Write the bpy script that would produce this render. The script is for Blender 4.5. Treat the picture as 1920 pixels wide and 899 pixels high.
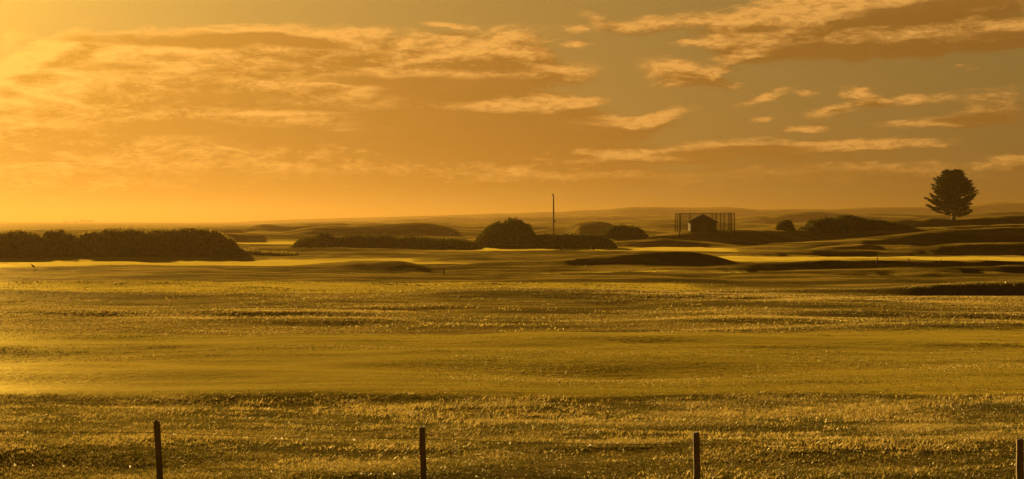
import bpy, bmesh, math, random
import numpy as np
from mathutils import Vector, Matrix

for o in list(bpy.data.objects):
    bpy.data.objects.remove(o)
S = bpy.context.scene
COL = S.collection
R = math.radians
F = 2954.0            # focal length in photo pixels (1920 wide)
EYE = 4.5             # camera height over the near ground
HZ = 415.0            # horizon row in the photo

# ------------------------------------------------------------------ camera
cam_d = bpy.data.cameras.new('camera')
cam_d.sensor_fit = 'HORIZONTAL'; cam_d.sensor_width = 36.0
cam_d.lens = 36.0 * F / 1920.0
cam_d.clip_start = 0.5; cam_d.clip_end = 60000
cam = bpy.data.objects.new('camera', cam_d); COL.objects.link(cam)
cam.location = (0, 0, EYE)
cam.rotation_euler = (R(90) - math.atan(34.5 / F), 0, 0)
S.camera = cam

# ------------------------------------------------------------------ exposure
S.view_settings.view_transform = 'Standard'
S.view_settings.look = 'None'
S.view_settings.gamma = 1.0
S.view_settings.use_curve_mapping = False
S.view_settings.exposure = EXPO = 2.2
S.cycles.max_bounces = 6
S.cycles.diffuse_bounces = 2
S.cycles.glossy_bounces = 2
S.cycles.transmission_bounces = 4
S.cycles.transparent_max_bounces = 12
S.cycles.volume_bounces = 0
S.cycles.use_denoising = True
S.cycles.sample_clamp_indirect = 6.0

# ------------------------------------------------------------------ sun
SUN_AZ = -22.0       # degrees from +Y, negative = left
SUN_EL = 10.5
sun_dir = Vector((math.sin(R(SUN_AZ)) * math.cos(R(SUN_EL)), math.cos(R(SUN_AZ)) * math.cos(R(SUN_EL)), math.sin(R(SUN_EL))))
sd = bpy.data.lights.new('sun', 'SUN'); sd.energy = 5.0; sd.angle = R(0.6); sd.color = (1.0, 0.62, 0.17)
sun = bpy.data.objects.new('sun', sd); COL.objects.link(sun)
sun.rotation_euler = sun_dir.to_track_quat('Z', 'Y').to_euler()
sun.location = sun_dir * 300

# ------------------------------------------------------------------ world: Nishita sky with procedural cloud banks
W = bpy.data.worlds.new('World'); S.world = W; W.use_nodes = True
wt = W.node_tree; wt.nodes.clear()

class NB:
    """small node-building helper"""
    def __init__(s, nt): s.nt = nt
    def n(s, t, **k):
        nd = s.nt.nodes.new(t)
        for a, b in k.items(): setattr(nd, a, b)
        return nd
    def put(s, sock, v):
        if v is None: return
        if hasattr(v, 'is_output') or isinstance(v, bpy.types.NodeSocket): s.nt.links.new(v, sock)
        else: sock.default_value = v
    def m(s, op, a, b=None, c=None, clamp=False):
        nd = s.n('ShaderNodeMath', operation=op, use_clamp=clamp)
        s.put(nd.inputs[0], a); s.put(nd.inputs[1], b); s.put(nd.inputs[2], c)
        return nd.outputs[0]
    def v(s, op, a, b=None, out=0):
        nd = s.n('ShaderNodeVectorMath', operation=op)
        s.put(nd.inputs[0], a)
        if op == 'SCALE': s.put(nd.inputs[3], b)
        else: s.put(nd.inputs[1], b)
        return nd.outputs[out]
    def mix(s, f, a, b, blend='MIX'):
        nd = s.n('ShaderNodeMix', data_type='RGBA', blend_type=blend, clamp_factor=True)
        s.put(nd.inputs[0], f); s.put(nd.inputs[6], a); s.put(nd.inputs[7], b)
        return nd.outputs[2]
    def rng(s, v, a, b, c, d, smooth=True):
        nd = s.n('ShaderNodeMapRange', interpolation_type='SMOOTHSTEP' if smooth else 'LINEAR')
        s.put(nd.inputs[0], v)
        for i, q in enumerate((a, b, c, d)): nd.inputs[1 + i].default_value = q
        return nd.outputs[0]
    def noise(s, vec, scale, detail=4, rough=0.5, col=False, dist=0.0):
        nd = s.n('ShaderNodeTexNoise'); s.put(nd.inputs['Vector'], vec)
        nd.inputs['Scale'].default_value = scale; nd.inputs['Detail'].default_value = detail
        nd.inputs['Roughness'].default_value = rough; nd.inputs['Distortion'].default_value = dist
        return nd.outputs[1 if col else 0]

def ang(x, y):
    """photo pixel -> azimuth / elevation of that direction of the sky, in 1/F radians"""
    a = math.atan((x - 960) / F)
    e = math.atan((HZ - y) / F * math.cos(a))
    return a * F, e * F

# centre x, centre y, radius x, radius y, tilt (deg), strength : where the cloud banks lie in the sky
BANK = [
    (120, 170, 330, 110, 8, 1.0), (430, 120, 420, 75, 0, 1.2), (330, 250, 620, 130, 0, 1.3), (700, 200, 420, 110, -3, 1.2),
    (560, 80, 330, 42, 2, 1.0), (900, 90, 210, 46, 6, 1.0), (985, 120, 190, 36, -8, .9), (880, 160, 260, 40, 3, 1.0),
    (950, 245, 330, 50, 0, 1.3), (700, 300, 600, 70, 0, 1.0), (860, 235, 420, 60, 0, .8), (960, 200, 230, 26, 5, .8), (840, 47, 75, 9, -5, .8),
    (1090, 88, 45, 12, 0, .7), (1120, 40, 65, 20, -20, .55), (1085, 58, 40, 12, 0, .6), (1225, 45, 130, 26, 8, .8), (1300, 82, 90, 12, 0, .6),
    (1265, 135, 105, 34, -6, .95), (1340, 150, 80, 18, -16, .7), (1360, 128, 45, 14, 0, .6),
    (1480, 45, 230, 62, 6, 1.1), (1700, 25, 420, 62, 3, 1.3), (1560, 90, 260, 40, 0, 1.1), (1790, 75, 260, 40, 0, .9), (1420, 103, 110, 18, 6, .7),
    (1900, 65, 120, 30, 0, .8), (1430, 180, 85, 13, 14, .8), (1515, 176, 38, 10, 0, .65), (1625, 180, 52, 24, -20, .85), (1700, 190, 90, 16, 4, .7),
    (1560, 208, 80, 17, 4, .8), (1415, 223, 36, 11, 0, .6), (1500, 240, 85, 11, 0, .8), (1250, 215, 75, 17, 10, .8), (1170, 238, 160, 24, 2, .9),
    (1090, 195, 80, 14, 4, .7), (1790, 125, 60, 10, -12, .4), (1850, 222, 140, 30, 0, .8), (1860, 180, 130, 26, 0, .5), (1740, 232, 130, 12, 0, .6),
    (1400, 282, 290, 26, 0, 1.0), (1640, 272, 200, 18, 3, .8), (1120, 292, 240, 22, 0, .9), (1100, 330, 700, 40, 0, .55), (1700, 320, 420, 40, 0, .5),
    (500, 350, 900, 60, 0, .7), (90, 95, 160, 30, 30, .6), (1905, 300, 90, 20, 0, .5), (1260, 160, 60, 14, 0, .5),
]
# thick parts of those banks, seen from their shaded side
THICK = [
    (330, 76, 290, 20, 0, 1.0), (560, 78, 130, 18, -6, .7), (860, 168, 230, 30, 2, 1.1), (690, 150, 170, 16, 0, .6), (960, 243, 270, 34, 0, 1.2),
    (560, 252, 420, 36, 0, .7), (420, 180, 180, 16, 0, .6), (830, 225, 200, 26, 0, .8), (300, 240, 160, 18, 0, .6), (640, 205, 330, 22, 0, .5), (230, 130, 150, 14, 0, .5), (1540, 94, 150, 17, 0, 1.1), (1430, 52, 90, 14, 0, .7),
    (1760, 18, 250, 20, 3, .9), (1640, 44, 140, 12, 4, .5), (1880, 68, 110, 14, 0, .7), (1845, 224, 130, 18, 0, 1.1), (1390, 286, 200, 18, 0, 1.1), (1060, 294, 90, 12, 0, .8),
    (1145, 250, 110, 12, 0, .9), (1050, 245, 150, 20, 0, .6), (1670, 200, 60, 10, 0, .5), (1570, 212, 60, 7, 0, .5), (1830, 172, 80, 8, 0, .8), (1730, 78, 90, 10, 0, .6),
    (1500, 330, 700, 26, 0, .45), (400, 330, 600, 24, 0, .4), (1450, 186, 40, 6, 10, .5), (1300, 140, 50, 9, -10, .5),
]
# thin wisps the sun catches
WISP = [
    (270, 66, 300, 10, 2, .9), (480, 52, 210, 10, 0, 1.0), (600, 62, 110, 9, -12, .7), (850, 46, 70, 7, -4, 1.1), (930, 58, 80, 12, 12, .9),
    (800, 112, 150, 10, 10, .9), (700, 130, 190, 9, -3, .7), (640, 160, 160, 8, -2, .8), (480, 150, 90, 10, -10, .6), (1040, 128, 130, 9, -8, 1.0),
    (520, 213, 260, 7, 2, 1.0), (430, 275, 70, 8, -14, 1.0), (250, 290, 90, 6, 0, .6), (640, 240, 70, 6, 0, .7), (90, 135, 140, 14, 0, .8), (120, 185, 160, 9, -10, .9),
    (60, 235, 110, 12, 8, .8), (110, 308, 130, 6, 0, .8), (20, 70, 90, 50, 50, .8), (1090, 88, 40, 9, 0, .8), (1500, 80, 120, 9, 8, .6), (1380, 100, 90, 9, 10, .6), (1430, 182, 70, 7, 14, .9),
    (1250, 128, 90, 18, 0, .6), (1610, 178, 40, 14, -30, .8), (1545, 208, 50, 9, 0, .7), (1500, 238, 70, 6, 0, .8), (1250, 213, 60, 9, 8, .8), (1140, 234, 130, 8, -2, .8),
    (1320, 276, 200, 7, 4, .7), (1640, 268, 160, 9, 3, .6), (1530, 24, 150, 16, 5, .7), (1100, 196, 60, 6, 3, .6), (1010, 298, 50, 8, 0, .7), (1370, 160, 50, 6, -16, .6), (1900, 190, 60, 14, 0, .5),
]

def blob_group(name, blobs):
    g = bpy.data.node_groups.new(name, 'ShaderNodeTree')
    g.interface.new_socket('P', in_out='INPUT', socket_type='NodeSocketVector')
    g.interface.new_socket('D', in_out='OUTPUT', socket_type='NodeSocketFloat')
    b = NB(g); gi = b.n('NodeGroupInput'); go = b.n('NodeGroupOutput')
    acc = None
    for (x, y, rx, ry, rot, s) in blobs:
        cx, cy = ang(x, y)
        mp = b.n('ShaderNodeMapping', vector_type='TEXTURE')
        mp.inputs['Location'].default_value = (cx, cy, 0); mp.inputs['Rotation'].default_value = (0, 0, R(rot)); mp.inputs['Scale'].default_value = (rx, ry, 1)
        g.links.new(gi.outputs[0], mp.inputs['Vector'])
        gr = b.n('ShaderNodeTexGradient', gradient_type='SPHERICAL'); g.links.new(mp.outputs[0], gr.inputs[0])
        acc = b.m('MULTIPLY', gr.outputs[1], s) if acc is None else b.m('MULTIPLY_ADD', gr.outputs[1], s, acc)
    g.links.new(acc, go.inputs[0])
    return g

def density_group():
    g = bpy.data.node_groups.new('cloud_density', 'ShaderNodeTree')
    g.interface.new_socket('P', in_out='INPUT', socket_type='NodeSocketVector')
    g.interface.new_socket('D', in_out='OUTPUT', socket_type='NodeSocketFloat')
    g.interface.new_socket('Q', in_out='OUTPUT', socket_type='NodeSocketVector')
    b = NB(g); gi = b.n('NodeGroupInput'); go = b.n('NodeGroupOutput')
    P = gi.outputs[0]
    st = b.v('MULTIPLY', P, (0.30, 1.0, 1.0))
    w1 = b.v('SUBTRACT', b.noise(st, 0.018, 4, .55, col=True), (.5, .5, .5))
    w1 = b.v('MULTIPLY', w1, (90.0, 26.0, 0))
    w2 = b.v('SUBTRACT', b.noise(st, 0.08, 3, .6, col=True), (.5, .5, .5))
    w2 = b.v('MULTIPLY', w2, (34.0, 10.0, 0))
    Q = b.v('ADD', b.v('ADD', P, w1), w2)
    grp = b.n('ShaderNodeGroup'); grp.node_tree = bank_g; g.links.new(Q, grp.inputs[0])
    base = grp.outputs[0]
    # away from the part of the sky the banks describe: loose streaky cloud
    far = b.noise(b.v('MULTIPLY', P, (0.35, 1, 1)), 0.0042, 5, .55)
    sx = b.n('ShaderNodeSeparateXYZ'); g.links.new(P, sx.inputs[0])
    out = b.m('MAXIMUM', b.rng(b.m('ABSOLUTE', sx.outputs[0]), 1050, 1500, 0, 1), b.rng(sx.outputs[1], 430, 700, 0, 1))
    base = b.m('ADD', base, b.m('MULTIPLY', out, b.rng(far, .48, .70, 0, 1.0)))
    fine = b.m('SUBTRACT', b.noise(st, 0.05, 8, .72, dist=.5), 0.5)
    lim = b.m('MULTIPLY', base, 3.0, clamp=True)
    D = b.m('ADD', base, b.m('MULTIPLY', b.m('MULTIPLY', fine, 1.45), lim))
    g.links.new(D, go.inputs[0]); g.links.new(Q, go.inputs[1])
    return g

def build_world():
    global bank_g
    bank_g = blob_group('cloud_banks', BANK)
    thick_g = blob_group('cloud_thick', THICK)
    wisp_g = blob_group('cloud_wisps', WISP)
    dens = density_group()
    b = NB(wt)
    tc = b.n('ShaderNodeTexCoord'); Dv = b.v('NORMALIZE', tc.outputs['Generated'])
    sx = b.n('ShaderNodeSeparateXYZ'); wt.links.new(Dv, sx.inputs[0])
    az = b.m('MULTIPLY', b.m('ARCTAN2', sx.outputs[0], sx.outputs[1]), F)
    el = b.m('MULTIPLY', b.m('ARCSINE', sx.outputs[2]), F)
    cb = b.n('ShaderNodeCombineXYZ'); wt.links.new(az, cb.inputs[0]); wt.links.new(el, cb.inputs[1])
    P = cb.outputs[0]
    sky = b.n('ShaderNodeTexSky', sky_type='NISHITA'); sky.sun_disc = False
    sky.sun_elevation = R(SUN_EL); sky.sun_rotation = R(SUN_AZ)
    sky.air_density = 1.0; sky.dust_density = 4.0; sky.ozone_density = 0.6; sky.altitude = 0
    # evening light: the air is full of dust and moisture, so its blue is mostly gone
    bw = b.n('ShaderNodeRGBToBW'); wt.links.new(sky.outputs[0], bw.inputs[0])
    grey = b.v('SCALE', (1, 1, 1), bw.outputs[0])
    soft = b.mix(0.72, sky.outputs[0], grey)
    # the camera's range is squeezed: the sky dims away from the sun less than the raw model
    soft = b.v('SCALE', soft, b.m('POWER', b.m('MAXIMUM', bw.outputs[0], .05), -.72))
    skyc = b.v('MULTIPLY', soft, SKY_TINT)
    # how near the sun
    ca = b.v('DOT_PRODUCT', Dv, tuple(sun_dir), out=1)
    an = b.m('ARCCOSINE', b.m('MINIMUM', ca, 0.99999))
    wide = b.m('EXPONENT', b.m('MULTIPLY', an, -4.0))
    glow = b.m('EXPONENT', b.m('MULTIPLY', an, -9.0))
    glow2 = b.m('EXPONENT', b.m('MULTIPLY', an, -2.6))
    g1 = b.n('ShaderNodeGroup'); g1.node_tree = dens; wt.links.new(P, g1.inputs[0])
    P2 = b.v('ADD', P, (-22.0, 17.0, 0))
    g2 = b.n('ShaderNodeGroup'); g2.node_tree = dens; wt.links.new(P2, g2.inputs[0])
    d1, d2 = g1.outputs[0], g2.outputs[0]
    alpha = b.rng(d1, .06, .70, 0, 1)
    lit = b.m('MULTIPLY_ADD', b.m('SUBTRACT', d1, d2), 1.7, .30, clamp=True)
    gt = b.n('ShaderNodeGroup'); gt.node_tree = thick_g; wt.links.new(g1.outputs[1], gt.inputs[0])
    gw = b.n('ShaderNodeGroup'); gw.node_tree = wisp_g; wt.links.new(g1.outputs[1], gw.inputs[0])
    streak = b.noise(b.v('MULTIPLY', P, (0.16, 1, 1)), 0.03, 5, .6, dist=.3)
    thick = b.m('MULTIPLY', b.rng(b.m('ADD', gt.outputs[0], b.m('MULTIPLY', b.m('SUBTRACT', streak, .5), .55)), .04, .5, 0, 1), alpha)
    wisp = b.rng(b.m('ADD', gw.outputs[0], b.m('MULTIPLY', b.m('SUBTRACT', streak, .55), .7)), .18, .85, 0, 1)
    lit = b.m('ADD', b.m('MULTIPLY', lit, b.m('SUBTRACT', 1.0, b.m('MULTIPLY', thick, .95))), b.m('MULTIPLY', wisp, .58), clamp=True)
    grain = b.noise(b.v('MULTIPLY', P, (.35, 1, 1)), .11, 5, .65, dist=.5)
    lit = b.m('MULTIPLY', lit, b.m('ADD', b.rng(grain, .32, .62, .42, 1.05), b.m('MULTIPLY', wide, .5), clamp=True), clamp=True)
    litc = b.v('SCALE', CLOUD_LIT, b.m('MULTIPLY_ADD', wide, .6, 1.0)); shc = b.v('SCALE', CLOUD_SHADE, b.m('MULTIPLY_ADD', wide, 1.6, .86))
    skyc = b.v('SCALE', skyc, b.m('MULTIPLY_ADD', wide, .25, .95))
    cloud = b.mix(lit, shc, litc)
    a = b.m('MAXIMUM', b.m('MULTIPLY', alpha, .85), b.m('MULTIPLY', wisp, .6))
    col = b.mix(a, skyc, cloud)
    # aureole of the low sun just outside the frame
    aur = b.v('SCALE', AUREOLE, b.m('EXPONENT', b.m('MULTIPLY', an, -12.0)))
    col = b.v('ADD', col, aur)
    # the sky overhead and behind is much dimmer than the sunset side
    col = b.v('SCALE', col, b.m('MULTIPLY', b.rng(el, 450, 1300, 1, .35), b.rng(ca, -.6, .6, .5, 1)))
    bg = b.n('ShaderNodeBackground'); wt.links.new(col, bg.inputs[0]); bg.inputs[1].default_value = 0.05
    wo = b.n('ShaderNodeOutputWorld'); wt.links.new(bg.outputs[0], wo.inputs[0])
    W.cycles.sampling_method = 'MANUAL'; W.cycles.sample_map_resolution = 512

SKY_TINT = (.67, .43, .12)
CLOUD_LIT = (3.6, 1.68, .34)
CLOUD_SHADE = (1.2, .48, .065)
AUREOLE = (3.8, 2.3, .08)
build_world()

# ------------------------------------------------------------------ helpers
def tag(o, label=None, cat=None, group=None, kind=None):
    if label: o['label'] = label
    if cat: o['category'] = cat
    if group: o['group'] = group
    if kind: o['kind'] = kind
    return o

def empty(name, loc):
    o = bpy.data.objects.new(name, None); COL.objects.link(o); o.location = loc; o.empty_display_size = .3
    return o

def mesh_obj(name, verts, faces, mat, parent=None, smooth=False, attrs=None):
    me = bpy.data.meshes.new(name)
    verts = np.asarray(verts, dtype=np.float32); faces = np.asarray(faces, dtype=np.int32)
    me.vertices.add(len(verts)); me.vertices.foreach_set('co', verts.ravel())
    k = faces.shape[1]
    me.loops.add(faces.size); me.loops.foreach_set('vertex_index', faces.ravel())
    me.polygons.add(len(faces)); me.polygons.foreach_set('loop_start', np.arange(0, faces.size, k, dtype=np.int32))
    me.polygons.foreach_set('loop_total', np.full(len(faces), k, dtype=np.int32))
    if smooth: me.polygons.foreach_set('use_smooth', np.ones(len(faces), dtype=bool))
    for an_, dat in (attrs or {}).items():
        a = me.attributes.new(an_, 'FLOAT', 'POINT'); a.data.foreach_set('value', np.asarray(dat, dtype=np.float32))
    me.update(calc_edges=True); me.materials.append(mat)
    o = bpy.data.objects.new(name, me); COL.objects.link(o)
    if parent: o.parent = parent
    return o

def bm_obj(name, bm, mat, parent=None, smooth=False):
    me = bpy.data.meshes.new(name)
    bmesh.ops.recalc_face_normals(bm, faces=bm.faces)
    if smooth:
        for f in bm.faces: f.smooth = True
    bm.to_mesh(me); bm.free(); me.materials.append(mat)
    o = bpy.data.objects.new(name, me); COL.objects.link(o)
    if parent: o.parent = parent
    return o

def tube(bm, pts, radii, seg=8, cap=True):
    """tapered tube through pts"""
    rings = []
    pts = [Vector(p) for p in pts]
    up = Vector((0.13, 0.31, .94)).normalized()
    for i, p in enumerate(pts):
        t = (pts[min(i + 1, len(pts) - 1)] - pts[max(i - 1, 0)]).normalized()
        a = t.cross(up)
        if a.length < .1: a = t.cross(Vector((1, 0, 0)))
        a.normalize(); c = t.cross(a)
        r = radii[i]
        rings.append([bm.verts.new(p + (a * math.cos(2 * math.pi * k / seg) + c * math.sin(2 * math.pi * k / seg)) * r) for k in range(seg)])
    for i in range(len(rings) - 1):
        for k in range(seg):
            bm.faces.new((rings[i][k], rings[i][(k + 1) % seg], rings[i + 1][(k + 1) % seg], rings[i + 1][k]))
    if cap:
        bm.faces.new(rings[0][::-1]); bm.faces.new(rings[-1])

# value noise
_rs = np.random.RandomState(7)
_tab = _rs.rand(512, 512)
def vnoise(x, y):
    xi = np.floor(x).astype(np.int64); yi = np.floor(y).astype(np.int64)
    fx = x - xi; fy = y - yi
    fx = fx * fx * fx * (fx * (fx * 6 - 15) + 10); fy = fy * fy * fy * (fy * (fy * 6 - 15) + 10)
    a = _tab[xi & 511, yi & 511]; b = _tab[(xi + 1) & 511, yi & 511]; c = _tab[xi & 511, (yi + 1) & 511]; d = _tab[(xi + 1) & 511, (yi + 1) & 511]
    return (a * (1 - fx) + b * fx) * (1 - fy) + (c * (1 - fx) + d * fx) * fy
def fbm(x, y, oc=4, g=.5):
    s = 0; a = 1; t = 0
    for i in range(oc):
        s = s + a * (vnoise(x + 17.3 * i, y + 41.7 * i) - .5); t += a; a *= g; x = x * 2.03; y = y * 2.03
    return s / t * 2
def sstep(a, b, x):
    t = np.clip((x - a) / (b - a), 0, 1); return t * t * (3 - 2 * t)

# ------------------------------------------------------------------ terrain
# each dune ridge: crest points (photo x, photo y, distance m); width of the near and the far slope (m)
RIDGES = [
    # low rough ridge between the two left fairways
    ([(-700, 516, 145), (-200, 513, 145), (60, 511, 145), (200, 507, 145), (330, 503, 145), (390, 503, 143), (430, 507, 143), (500, 502, 145), (620, 492, 147), (700, 489, 147), (755, 490, 145), (790, 499, 143), (830, 511, 143)], 11, 14),
    # the long dune right of centre
    ([(790, 511, 150), (850, 498, 150), (900, 494, 150), (1000, 490, 152), (1060, 486, 152), (1110, 480, 154), (1170, 474, 155), (1240, 471, 156), (1300, 472, 156), (1335, 478, 156), (1370, 490, 155), (1450, 494, 154), (1600, 498, 154), (1800, 503, 154)], 7, 14),
    # right foreground hollow and its bank
    ([(1250, 549, 100), (1450, 545, 100), (1640, 542, 100), (1760, 535, 100), (1850, 531, 100), (1960, 527, 100), (2300, 522, 100)], 3.6, 18),
    ([(900, 520, 126), (1000, 517, 126), (1300, 514, 127), (1500, 507, 128), (1700, 502, 128), (1800, 500, 128), (1920, 498, 128), (2300, 494, 128)], 5, 8),
    # thin dark strip below the centre strip of fairway
    ([(380, 532, 117), (560, 524, 118), (700, 519, 120), (820, 516, 121), (1000, 515, 122), (1250, 518, 122)], 7, 6),
    ([(1360, 492, 172), (1480, 487, 172), (1600, 483, 172), (1700, 483, 172), (1800, 490, 172)], 8, 12),
    ([(1300, 502, 140), (1420, 494, 142), (1560, 489, 142), (1700, 488, 142), (1850, 489, 142), (2100, 492, 142)], 5, 10),
    ([(1260, 480, 205), (1400, 473, 208), (1500, 469, 210), (1620, 468, 210), (1750, 474, 210)], 7, 14),
    # right-hand dunes
    ([(1560, 480, 210), (1650, 475, 210), (1720, 465, 212), (1800, 457, 212), (1920, 455, 212), (2300, 452, 212)], 9, 24),
    ([(1250, 476, 245), (1360, 468, 250), (1480, 456, 255), (1600, 448, 258), (1680, 440, 260), (1760, 431, 262), (1860, 427, 262), (1920, 425, 262), (2300, 420, 262)], 15, 30),
    ([(1500, 470, 225), (1540, 462, 225), (1600, 458, 225), (1700, 460, 225), (1800, 470, 225)], 8, 16),
    ([(1090, 458, 276), (1180, 451, 278), (1240, 447, 278), (1320, 453, 278), (1400, 461, 278)], 12, 20),
    ([(560, 462, 270), (760, 459, 275), (885, 459, 282), (1000, 455, 285), (1100, 448, 288), (1210, 444, 292), (1240, 440, 300), (1280, 433, 300), (1340, 432, 300), (1400, 431, 302), (1450, 432, 310), (1560, 430, 318), (1700, 428, 322), (1800, 424, 330), (1920, 420, 335), (2300, 416, 335)], 20, 40),
    ([(1560, 424, 400), (1600, 418, 400), (1640, 412, 400), (1690, 411, 400), (1720, 414, 400), (1740, 409, 402), (1790, 411, 402), (1850, 405, 404), (1920, 403, 404), (2300, 398, 404)], 20, 60),
    # dunes left of centre
    ([(440, 470, 220), (560, 464, 225), (700, 466, 225), (860, 470, 225)], 8, 16),
    ([(330, 444, 330), (430, 437, 330), (500, 438, 335), (580, 442, 335), (700, 446, 330)], 16, 34),
    ([(520, 438, 420), (560, 430, 420), (600, 424, 420), (640, 423, 422), (700, 422, 424), (735, 420, 424), (755, 418, 424), (778, 416.5, 424), (805, 418, 424), (830, 423, 424), (860, 431, 424), (930, 435, 424), (1000, 438, 424)], 30, 60),
    ([(-500, 431, 480), (0, 431, 480), (250, 429, 480), (380, 430, 500), (430, 430, 520), (470, 426, 560), (488, 421, 560), (505, 420, 560), (530, 425, 560), (560, 424, 570), (610, 420, 580), (640, 418, 580), (665, 423, 580), (700, 425, 580)], 34, 60),
    ([(830, 432, 480), (880, 428, 480), (930, 430, 480), (1000, 432, 480), (1060, 428, 470), (1085, 418, 465), (1120, 415, 465), (1140, 418, 465), (1160, 426, 465), (1250, 432, 465)], 26, 50),
    ([(600, 421, 1050), (700, 419, 1050), (830, 416, 1050), (880, 418, 1050), (960, 420, 1050), (1010, 416, 1030), (1060, 414, 1030), (1090, 413, 1030), (1140, 416, 1030), (1200, 410, 1050), (1240, 408.5, 1050), (1290, 410, 1050), (1350, 414, 1050), (1420, 420, 1050)], 70, 180),
    ([(1340, 415, 1280), (1390, 409, 1280), (1420, 404, 1280), (1450, 403.5, 1280), (1480, 399, 1290), (1500, 396.5, 1290), (1535, 396, 1290), (1560, 399, 1290), (1620, 404, 1290), (1700, 406, 1290)], 60, 160),
    ([(1560, 404, 1500), (1640, 399, 1500), (1700, 400, 1500), (1800, 403, 1500), (1850, 397, 1500), (1890, 396, 1500), (2000, 399, 1500), (2400, 395, 1500)], 70, 180),
    ([(780, 412, 1850), (830, 407, 1850), (860, 407, 1850), (900, 410, 1850), (950, 406, 1850), (1010, 407, 1850), (1060, 406, 1850), (1150, 404, 1850), (1300, 404, 1850), (1420, 408, 1850)], 90, 240),
    # far line of dunes on the horizon
    ([(-1500, 420, 3432), (-400, 419, 3432), (0, 418.5, 3432), (40, 417.5, 3432), (100, 419.5, 3432), (150, 420, 3432), (200, 418.5, 3432), (230, 417.5, 3432), (280, 419, 3432), (380, 419, 3432), (440, 417, 3346), (500, 414, 3260), (560, 411.5, 3174), (700, 408, 3088), (820, 404.5, 3003), (900, 402, 2917), (935, 400, 2917), (960, 401, 2917), (1010, 398, 2831), (1060, 398, 2831), (1075, 395, 2831), (1150, 393, 2745), (1165, 389, 2745), (1220, 388, 2745), (1300, 389.5, 2745), (1355, 388, 2745), (1385, 389, 2745), (1410, 393, 2745), (1450, 392.5, 2745), (1500, 392, 2831), (1560, 392, 2917), (1620, 389, 3003), (1700, 388, 3088), (1780, 387, 3174), (1840, 383, 3260), (1862, 378.5, 3260), (1900, 379, 3260), (1960, 384, 3260), (2400, 382, 3260), (3500, 385, 3260)], 220, 900),
]
_rd = []
for pts, wf, wb in RIDGES:
    xs = np.array([(p[0] - 960) / F * p[2] for p in pts]); ys = np.array([p[2] for p in pts], float)
    zs = np.array([EYE - (p[1] - HZ) * p[2] / F for p in pts])
    g = np.linspace(xs[0], xs[-1], 1200)
    yy = np.interp(g, xs, ys); zz = np.interp(g, xs, zs)
    k = np.hanning(41); k /= k.sum()
    if ys[0] > 1500: k = np.hanning(13); k /= k.sum()
    pad = len(k) // 2
    yy = np.convolve(np.pad(yy, pad, 'edge'), k, 'valid'); zz = np.convolve(np.pad(zz, pad, 'edge'), k, 'valid')
    _rd.append((g, yy, zz, wf, wb, xs[0], xs[-1]))

def base_ground(X, Y):
    d = np.hypot(X, Y)
    near = 1 - sstep(700, 1500, d)
    z = near * (0.16 * fbm(X / 34 + 3, Y / 15 + 9, 3) + 0.24 * fbm(X / 15, Y / 5.5, 3)) 
    z = z + sstep(35, 60, d) * near * 0.16 * fbm(X / 9 + 50, Y / 3.0 + 7, 3)
    z = z + sstep(95, 220, d) * near * (1 - .85 * np.clip(mown(X, Y), 0, 1)) * 0.38 * fbm(X / 40 + 8, Y / 26 + 2, 4)
    # two hollows in the near fairway
    z = z - .22 * np.exp(-((X - 3.6) / 4.5) ** 2 - ((Y - 47.5) / 1.7) ** 2) + .08 * np.exp(-((X - 3.0) / 5) ** 2 - ((Y - 51.5) / 2.2) ** 2)
    z = z - .14 * np.exp(-((X + 9.5) / 6) ** 2 - ((Y - 40) / 1.4) ** 2) + .08 * np.exp(-((X + 8) / 7) ** 2 - ((Y - 43) / 1.8) ** 2)
    z = z + .16 * np.exp(-((X - 12) / 7) ** 2 - ((Y - 31.5) / 1.5) ** 2)
    return z

_sr = np.random.RandomState(21)
SMALL = []
for _ in range(150):
    yc_ = 116 * (420 / 116) ** _sr.rand(); xc_ = _sr.uniform(-.42, .42) * yc_
    if yc_ < 168 and xc_ < -2: continue
    SMALL.append((xc_, yc_, _sr.uniform(8, 30) * (yc_ / 200) ** .5, _sr.uniform(2.0, 4.5) * (yc_ / 180) ** .8, _sr.uniform(.12, .58) * (yc_ / 180) ** .5, _sr.uniform(-.12, .12)))
for _ in range(80):
    yc_ = 500 * (1700 / 500) ** _sr.rand(); xc_ = _sr.uniform(-.42, .42) * yc_
    if xc_ / yc_ < -.15: continue
    SMALL.append((xc_, yc_, _sr.uniform(22, 70) * (yc_ / 700) ** .5, _sr.uniform(9, 22) * (yc_ / 700) ** .6, _sr.uniform(.9, 3.6) * (yc_ / 800), _sr.uniform(-.12, .12)))
def small_dunes(X, Y):
    out = np.zeros(np.shape(X)); X = np.asarray(X); Y = np.asarray(Y)
    sel = (Y > 100) & (Y < 1900) & (np.abs(X) < .6 * Y + 60)
    if not sel.any(): return out
    x, y = X[sel], Y[sel]; a = np.zeros(x.shape)
    for (xc, yc, L, w, h, k) in SMALL:
        ex = (x - xc) / L; n_ = (np.abs(ex) < 2.4) & (np.abs(y - yc) < 4 * w + .12 * 2.4 * L + 4)
        xx = x[n_]; yl = yc + k * (xx - xc) + 1.6 * np.sin(xx / L * 2.3 + xc)
        dy = y[n_] - yl
        p = np.where(dy < 0, 1 - sstep(0, 1, -dy / w), 1 - sstep(0, 1, dy / (w * 2.6)))
        a[n_] = np.maximum(a[n_], h * np.exp(-ex[n_] ** 2) * p)
    out[sel] = a * (1 - np.clip(mown(x, y) * 1.5, 0, 1))
    return out

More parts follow.
